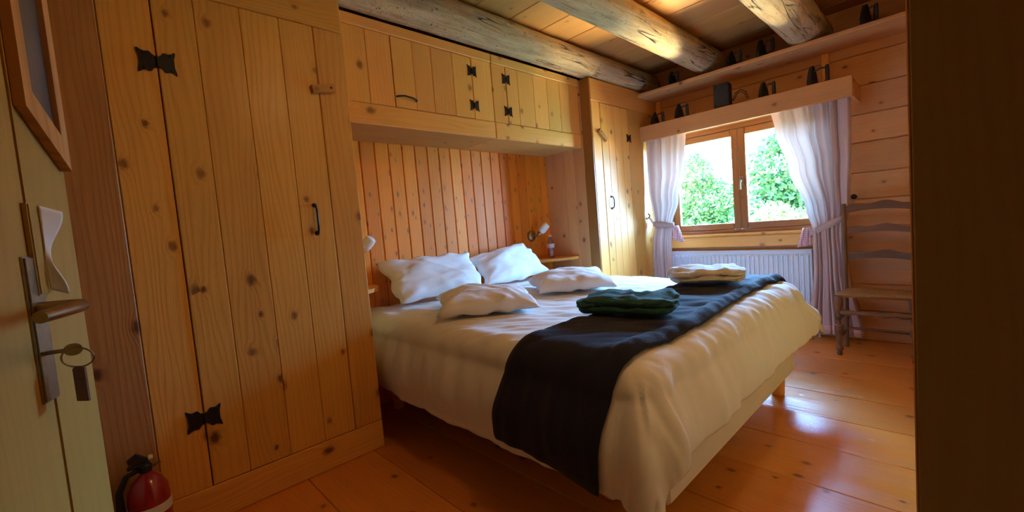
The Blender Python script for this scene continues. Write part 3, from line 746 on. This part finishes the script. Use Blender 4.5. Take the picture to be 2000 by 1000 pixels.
# ================================================================== ALCOVE: LAMPS, SHELVES, BOTTLE, SOCKET
def corner_shelf(label, cx, cy, sgn, r, z):
    bm = NB(); poly = [(0, 0)] + [(r*math.cos(a), sgn*r*math.sin(a)) for a in [PI/2*i/16 for i in range(17)]]
    prism(bm, poly, (cx+.002, cy, z-.024), (1, 0, 0), (0, 1, 0), (0, 0, 1), .024, .004)
    e = empty('corner_shelf', (cx, cy, z), label, 'shelf', 'quarter round bedside shelves'); obj('shelf_board', bm, pine('honey', 'x', 'z'), e)
    board('cleat', e, (cx+.002, min(cy, cy+sgn*r*.7), z-.05), (cx+.02, max(cy, cy+sgn*r*.7), z-.025), pine('pine', 'y', 'x'), .002)
    return e
corner_shelf('quarter round corner shelf carrying a water bottle by the closet', XB, YR2-.002, -1, .34, .838)
corner_shelf('quarter round corner shelf half hidden behind the wardrobe edge', XB, YR1+.002, 1, .30, .842)
def wall_lamp(label, y, z):
    e = empty('wall_lamp', (XB, y, z), label, 'lamp', 'bedside wall lamps'); p = Vector((XB+.001, y, z))
    bm = NB(); lathe(bm, [(.052, 0), (.052, .008), (.046, .020), (.030, .028), (.012, .031)], p, (1, 0, 0), 28); obj('base', bm, BRASS, e, smooth=True)
    k = p+Vector((.075, .015, .0)); bm = NB(); tube(bm, [p+Vector((.025, 0, 0)), p+Vector((.05, 0, -.006)), k], .008, 10); lathe(bm, [(.010, -.012), (.014, -.006), (.014, .006), (.010, .012)], k, (0, 1, 0), 12); obj('arm', bm, BRASS, e, smooth=True)
    d = Vector((.40, .42, .62)).normalized(); bm = NB(); lathe(bm, [(.010, -.01), (.020, 0), (.023, .03), (.021, .036)], k+d*.005, d, 18); obj('socket', bm, BRASS, e, smooth=True)
    bm = NB(); lathe(bm, [(.021, 0), (.032, .012), (.036, .035), (.0365, .07), (.033, .095), (.020, .103), (.002, .104)], k+d*.038, d, 24); obj('shade', bm, OPAL, e, smooth=True)
    return e
wall_lamp('white glass wall lamp with brass base over the water bottle', 2.94, 1.06)
wall_lamp('white glass wall lamp just visible past the wardrobe edge', 1.20, 1.06)
bt = empty('water_bottle', (-2.665, 3.06, .839), 'clear plastic water bottle on the corner shelf', 'bottle')
bm = NB(); lathe(bm, [(.028, 0), (.033, .006), (.033, .03), (.030, .045), (.033, .058), (.033, .08), (.030, .09), (.033, .10), (.034, .135), (.030, .158), (.018, .182), (.0135, .19), (.0135, .205)], (-2.665, 3.06, .8385), n=24); obj('body', bm, m_clear(), bt, smooth=True)
bm = NB(); lathe(bm, [(.0345, .098), (.0352, .10), (.0352, .132), (.0345, .134)], (-2.665, 3.06, .8385), n=24); obj('label_band', bm, simple('bottle_label', (.62, .60, .68), .5), bt, smooth=True)
bm = NB(); lathe(bm, [(.0155, .200), (.0155, .216), (.014, .219)], (-2.665, 3.06, .8385), n=20); obj('cap', bm, simple('bottle_cap', (.55, .50, .62), .4), bt, smooth=True)
so = empty('wall_socket', (XB, 2.93, .77), 'white wall socket under the corner shelf', 'socket')
board('plate', so, (XB+.001, 2.888, .725), (XB+.010, 2.975, .812), PLASTIC, .004)
bm = NB(); lathe(bm, [(.026, 0), (.026, .004), (.021, .004), (.020, .001), (.001, .001)], (XB+.010, 2.931, .768), (1, 0, 0), 20); obj('insert', bm, PLASTIC, so, smooth=True)

# ================================================================== CHAIR
ch = empty('chair', (-.41, 4.08, 0), 'dark old wooden ladder back chair with rush seat by the wall', 'chair')
OW = lambda a, f: pine('oldwood', a, f)
cx0, cx1, cyf, cyb, sz = -.622, -.205, 3.905, 4.185, .455
def turned(x, y, z0, z1, r):
    prof = [(.55, 0), (.75, .03), (.6, .07), (.95, .10), (1.0, .13), (.7, .16), (.62, .22), (.9, .30), (.62, .36), (.7, .40), (1.05, .42), (1.05, .50), (.7, .52), (.62, .58), (.95, .66), (.62, .73), (.8, .80), (1.1, .84), (1.1, 1.)]
    bm = NB(); lathe(bm, [(r*a, (z1-z0)*h) for a, h in prof], (x, y, z0), n=16); return bm
for x in (cx0, cx1): obj('leg', turned(x, cyf, 0, sz-.005, .026), OW('z', 'x'), ch, smooth=True)
for x in (cx0+.005, cx1-.005):
    bm = NB(); tube(bm, [(x, cyb-.03, 0), (x, cyb-.01, .25), (x, cyb, .46), (x, cyb+.012, .8), (x, cyb+.035, 1.125)], [.017, .019, .020, .018, .015], 12); obj('post', bm, OW('z', 'x'), ch, smooth=True)
bm = NB(); n = 15
def seatf(sg):
    def fn(u, v):
        x = lerp(cx0-.022, cx1+.022, u) ; y = lerp(cyf-.025, cyb+.012, v); xx = lerp(x, (cx0+cx1)/2, .07*v)
        e = (1-abs(2*u-1)**6)*(1-abs(2*v-1)**6); d = min(u, 1-u, v, 1-v)
        cx = max(abs(2*u-1), abs(2*v-1)); ridge = .0025*math.sin((cx)*90)
        return (xx, y, sz - .002 + sg*.020*e**.4 - (.010*(1-cx) if sg > 0 else 0) + ridge*(sg > 0))
    return fn
grid(bm, 41, 41, seatf(1)); grid(bm, 41, 41, seatf(-1)); bmesh.ops.remove_doubles(bm, verts=bm.verts, dist=.0008)
obj('rush_seat', bm, simple('rush', (.30, .155, .055), .55, 0., 90., .35, .4), ch, smooth=True)
for zc, hh in ((1.085, .040), (.915, .036), (.715, .040)):
    bm = NB(); yb = cyb + .005 + .026*smooth01((zc-.5)/.6)
    def sl(sg):
        def fn(u, v):
            arch = 1-(2*u-1)**2
            zt = zc + hh*(.45+.55*arch) + .008*math.sin(u*4*PI); zb_ = zc - hh*(.95-.55*arch)
            return (lerp(cx0+.012, cx1-.012, u), yb + .012*arch + sg*.006, lerp(zb_, zt, v))
        return fn
    a = grid(bm, 21, 4, sl(1)); b = grid(bm, 21, 4, sl(-1))
    for i in range(20): bm.faces.new((a[i][0], a[i+1][0], b[i+1][0], b[i][0])); bm.faces.new((a[i][3], a[i+1][3], b[i+1][3], b[i][3]))
    for i in (0, 20):
        for j in range(3): bm.faces.new((a[i][j], a[i][j+1], b[i][j+1], b[i][j]))
    obj('back_slat', bm, OW('x', 'y'), ch, smooth=True)
bm = NB(); Ls = cx1-cx0; pr = [(.010, 0)]
for k in range(1, 24): pr.append((.011 + .011*abs(math.sin(k/24*PI*4)), Ls*k/24))
lathe(bm, pr+[(.010, Ls)], (cx0, cyf, .325), (1, 0, 0), 14); obj('stretcher', bm, OW('x', 'y'), ch, smooth=True)
for x in (cx0, cx1):
    for zz in (.13, .27):
        bm = NB(); tube(bm, [(x, cyf, zz), (x, (cyf+cyb)/2, zz), (x, cyb-.02, zz)], [.009, .013, .009], 10); obj('stretcher', bm, OW('y', 'x'), ch, smooth=True)
bm = NB(); tube(bm, [(cx0, cyb-.022, .15), (cx1, cyb-.022, .15)], .011, 10); obj('stretcher', bm, OW('x', 'y'), ch, smooth=True)

# ================================================================== PALE DOOR (ajar) WITH ITS FITTINGS
PH = .35; E0 = Vector((-1.154, -.0335, 0)); DU = Vector((math.cos(PH), -math.sin(PH), 0)); DN = Vector((math.sin(PH), math.cos(PH), 0)); UP = Vector((0, 0, 1))
def dp(s, z, off=0.): return E0 + DU*s + UP*z + DN*off
def dbox(bm, s0, s1, z0, z1, o0, o1, bev=.003): return prism(bm, [(s0, z0), (s1, z0), (s1, z1), (s0, z1)], dp(0, 0, o0), DU, UP, DN, o1-o0, bev)
dr = tag(bpy.data.objects.new('door_1', None), 'pale wooden door standing ajar, with handle and key', 'door', kind='structure'); link(dr, None, E0+DU*.37)
obj('door_leaf', dbox(NB(), .002, .735, .012, 2.04, -.042, -.012), pine('pale', 'z', 'y'), dr)
for a, b in ((0, .132), (.134, .30), (.302, .45), (.452, .60), (.602, .738)): obj('door_plank', dbox(NB(), a, b, .010, 2.042, -.012, 0), pine('pale', 'z', 'y'), dr)
bm = NB(); dbox(bm, .128, .168, .935, 1.168, .0005, .006, .0025); lk = obj('lock_plate', bm, STEEL, dr)
bm = NB(); tube(bm, [dp(.149, 1.085, .005), dp(.149, 1.085, .045), dp(.150, 1.084, .055), dp(.158, 1.083, .060), dp(.20, 1.082, .060), dp(.262, 1.080, .056)], [.010, .009, .0095, .010, .010, .009], 12); obj('lever_handle', bm, STEEL, dr, smooth=True)
# key with ring and tag: a thing of its own
ky = empty('key', dp(.149, 1.012, .006), 'key in the door lock with a ring and brown tag', 'key')
bm = NB(); tube(bm, [dp(.149, 1.012, .0065), dp(.149, 1.012, .030)], .0035, 8)
poly = [(.012*math.cos(a)+.024, .010*math.sin(a)) for a in [2*PI*i/24 for i in range(24)]]
prism(bm, [(u*1.0, v*1.0) for u, v in poly], dp(.149, 1.012, .014)-DU*.0015, DN, UP, DU, .003); obj('bow', bm, STEEL, ky, smooth=True)
bm = NB(); tube(bm, [dp(.149+.006*math.sin(a), .998+.017*math.sin(a), .042+.020*math.cos(a)) for a in [2*PI*i/24 for i in range(25)]], .0015, 8, False); obj('key_ring', bm, STEEL, ky, smooth=True)
bm = NB(); prism(bm, [(-.0115, -.058), (.0115, -.058), (.0115, -.004), (.006, 0), (-.006, 0), (-.0115, -.004)], dp(.151, .984, .044), (DN*.8+DU*.5).normalized(), UP, (DU*.8-DN*.5).normalized(), .004, .001); obj('key_tag', bm, TAG, ky)
# framed mirror with a slanted lower edge, and a paper holder
mi = empty('framed_mirror', dp(.07, 1.33, .001), 'dark framed mirror with slanted lower edge hanging on the pale door', 'mirror')
out = [(.125, 1.410), (.012, 1.322), (.004, 1.345), (.004, 1.80), (.125, 1.80)]
inn = [(.092, 1.445), (.022, 1.385), (.022, 1.775), (.092, 1.775)]
def dpoly(poly, o0, o1, mat, nm, par, bev=.002): return obj(nm, prism(NB(), poly, dp(0, 0, o0), DU, UP, DN, o1-o0, bev), mat, par)
fo = [(.125, 1.410), (.012, 1.322), (.012, 1.80), (.125, 1.80)]; fi = [(.098, 1.440), (.026, 1.384), (.026, 1.772), (.098, 1.772)]
bm = NB(); A = [bm.verts.new(dp(s, z, .001)) for s, z in fo]; B = [bm.verts.new(dp(s, z, .016)) for s, z in fo]; C = [bm.verts.new(dp(s, z, .014)) for s, z in fi]; D = [bm.verts.new(dp(s, z, .001)) for s, z in fi]
for i in range(4):
    j = (i+1) % 4
    for X, Y in ((A, B), (B, C), (C, D), (D, A)): bm.faces.new((X[i], X[j], Y[j], Y[i]))
obj('frame', bm, pine('stile', 'z', 'y'), mi)
dpoly([(.100, 1.437), (.024, 1.380), (.024, 1.775), (.100, 1.775)], .002, .006, simple('dull_mirror', (.16, .15, .16), .35, .6, 6., .1), 'panel', mi)
ph = empty('paper_holder', dp(.13, 1.11, .001), 'wooden holder with folded white papers above the door handle', 'holder')
obj('back_plate', dbox(NB(), .112, .146, 1.105, 1.253, .001, .009, .002), pine('pale', 'z', 'y'), ph)
bm = NB(); grid(bm, 10, 24, lambda u, v: dp(.122 - .010*u + .010*math.sin(v*5)*u, lerp(1.112, 1.25, v) - .01*u, .010 + .020*u*(.6+.4*math.sin(v*7+1))))
o = obj('paper', bm, PAPER, ph, smooth=True, angle=180); sm = o.modifiers.new('thick', 'SOLIDIFY'); sm.thickness = .002

# ================================================================== FIRE EXTINGUISHER
ex = empty('fire_extinguisher', (-2.135, .035, 0), 'red fire extinguisher on the floor before the wardrobe', 'extinguisher')
ep = Vector((-2.135, .035, 0))
bm = NB(); lathe(bm, [(.055, 0.), (.062, .006), (.064, .03), (.064, .25), (.060, .285), (.046, .318), (.026, .338), (.016, .345), (.016, .352)], ep, n=32); obj('cylinder', bm, RED, ex, smooth=True)
bm = NB(); lathe(bm, [(.0645, .195), (.0655, .196), (.0655, .228), (.0645, .229)], ep, n=32); obj('label_band', bm, PAPER, ex, smooth=True)
bm = NB(); lathe(bm, [(.020, .350), (.021, .354), (.021, .372), (.014, .380)], ep, n=18); box(bm, (ep.x-.012, ep.y-.05, .372), (ep.x+.012, ep.y+.016, .384), .003); prism(bm, [(-.045, .392), (.012, .384), (.010, .398), (-.020, .424), (-.048, .408)], ep+Vector((-.011, 0, 0)), (0, 1, 0), (0, 0, 1), (1, 0, 0), .022, .002)
obj('valve', bm, RUBBER, ex)
bm = NB(); box(bm, (ep.x-.009, ep.y+.012, .392), (ep.x+.010, ep.y+.026, .404), .002); obj('seal', bm, simple('yellow_seal', (.75, .80, .35), .5), ex)
bm = NB(); tube(bm, [ep+Vector((.004, .018, .362)), ep+Vector((.004, .036, .366)), ep+Vector((.004, .046, .370))], .005, 8); obj('gauge', bm, STEEL, ex, smooth=True)
bm = NB(); tube(bm, [ep+Vector((0, -.018, .362)), ep+Vector((0, -.055, .352)), ep+Vector((0, -.080, .30)), ep+Vector((0, -.082, .22)), ep+Vector((0, -.080, .10))], [.009, .009, .010, .014, .017], 12); obj('hose', bm, RUBBER, ex, smooth=True)

# added globe lamp above the frame: warm fill for wardrobe and near bed side
FILL_STR = 33.0
la = empty('fill_lamp', (-.50, 1.15, 2.36), 'added warm fill globe hanging unseen over the passage', 'lamp')
bm = NB(); lathe(bm, [(.05, 0), (.05, .012), (.02, .03)], (-.50, 1.15, ZC-.0305), n=20); obj('canopy', bm, BRASS, la, smooth=True)
bm = NB(); tube(bm, [(-.50, 1.15, ZC-.03), (-.50, 1.15, 2.46)], .004, 8); obj('cord', bm, RUBBER, la, smooth=True)
bm = NB(); lathe(bm, [(.03, .19), (.07, .17), (.10, .12), (.105, .09), (.095, .05), (.06, .015), (.002, 0)], (-.50, 1.15, 2.27), n=28)
g = G('fill_globe'); em = g.n('ShaderNodeEmission'); em.inputs[0].default_value = (1., .64, .30, 1); em.inputs[1].default_value = FILL_STR
obj('globe', bm, g.done(em.outputs[0]), la, smooth=True)

# ================================================================== OUTSIDE
gm = simple('meadow_grass', (.30, .34, .16), .9, 0., 2., .25)
bm = NB(); grid(bm, 30, 20, lambda u, v: (lerp(-40, 30, u), lerp(9., 60., v), -2.2 + 3.4*smooth01((v-.05)/.9) + .25*fbm((u*9, v*6, 0), 1.)))
tag(obj('ground', bm, gm, smooth=True, angle=180), 'sunlit meadow outside the window', 'meadow', kind='structure')
def tree(label, x, y, zb, blobs, n, leaf, mat, seed, group='trees outside the window', cat='tree', nm='tree'):
    rnd = random.Random(seed); e = empty(nm, (x, y, zb), label, cat, group)
    vs, fs = [], []
    tot = sum(r**2 for _, _, _, r, _ in blobs)
    for bx, by, bz, r, sq in blobs:
        for _ in range(int(n*r*r/tot)):
            d = Vector((rnd.gauss(0, 1), rnd.gauss(0, 1), rnd.gauss(0, 1))).normalized()
            rr = r*(.55+.5*rnd.random()**.5)*(1+.30*noise.noise(d*2.4+Vector((seed, bx, bz))))
            p = Vector((x+bx+d.x*rr, y+by+d.y*rr, bz+d.z*rr*sq))
            a = Vector((rnd.gauss(0, 1), rnd.gauss(0, 1), rnd.gauss(0, .6))).normalized(); b = a.cross(Vector((rnd.gauss(0, 1), rnd.gauss(0, 1), rnd.gauss(0, 1)))).normalized()
            s = leaf*rnd.uniform(.6, 1.3); i = len(vs)
            vs += [p-a*s, p+b*s*.55, p+a*s, p-b*s*.55]; fs.append((i, i+1, i+2, i+3))
    me = bpy.data.meshes.new('foliage'); o0 = Vector((x, y, zb)); me.from_pydata([v-o0 for v in vs], [], fs); me.materials.append(mat)
    o = bpy.data.objects.new('foliage', me); link(o, e, o0); o['kind'] = 'stuff'
    top = max(b[2] for b in blobs); bm = NB(); tube(bm, [(x, y, zb), (x+.05, y, (zb+top)/2), (x, y+.05, top)], [.14, .10, .03], 10); obj('trunk', bm, simple('bark', (.10, .07, .045), .9, 0., 12., .3, .5), e, smooth=True)
LD = m_leaf('leaf_dark', (.010, .032, .012), (.028, .070, .022)); LM = m_leaf('leaf_mid', (.020, .052, .014), (.045, .095, .026)); LB = m_leaf('leaf_bright', (.040, .085, .020), (.085, .14, .036))
tree('tall leafy tree behind the casement at the closet side', -6.55, 16., -2.2, [(-.2, 0, .2, 1.15, 1.2), (.15, .2, 1.5, .95, 1.), (-.1, -.2, 2.55, .65, 1.2), (-.75, .3, .8, .7, 1.)], 9000, .085, LM, 1)
tree('big dark green tree behind the casement at the chair side', -3.55, 15., -2.2, [(.1, 0, .5, 1.5, 1.1), (.35, 0, 2.2, 1.25, 1.), (.6, .2, 3.3, .9, 1.), (1.3, .3, 1.6, 1.1, 1.)], 13000, .09, LD, 2)
tree('bright low bush before the big dark tree', -2.85, 11.2, -1.6, [(0, 0, .3, .85, 1.), (.5, .2, .15, .8, 1.), (-.5, .1, .05, .6, .9)], 8000, .06, LB, 3, cat='bush', nm='bush', group='bushes outside the window')
tree('bright low bush before the tall closet side tree', -5.1, 12.2, -1.6, [(0, 0, .2, .6, .9), (.45, 0, .15, .5, .9), (-.6, 0, .15, .55, .9)], 5000, .06, LB, 4, cat='bush', nm='bush', group='bushes outside the window')
tree('dark tree far out behind the chair side curtain', .9, 12.5, -2., [(0, 0, .8, 1.5, 1.2), (.2, 0, 2.6, 1.1, 1.1)], 7000, .10, LD, 5)
tree('leafy tree far out behind the closet side curtain', -9.9, 17., -2., [(0, 0, .8, 1.5, 1.2), (.2, 0, 2.4, 1.1, 1.1)], 6000, .10, LM, 6)
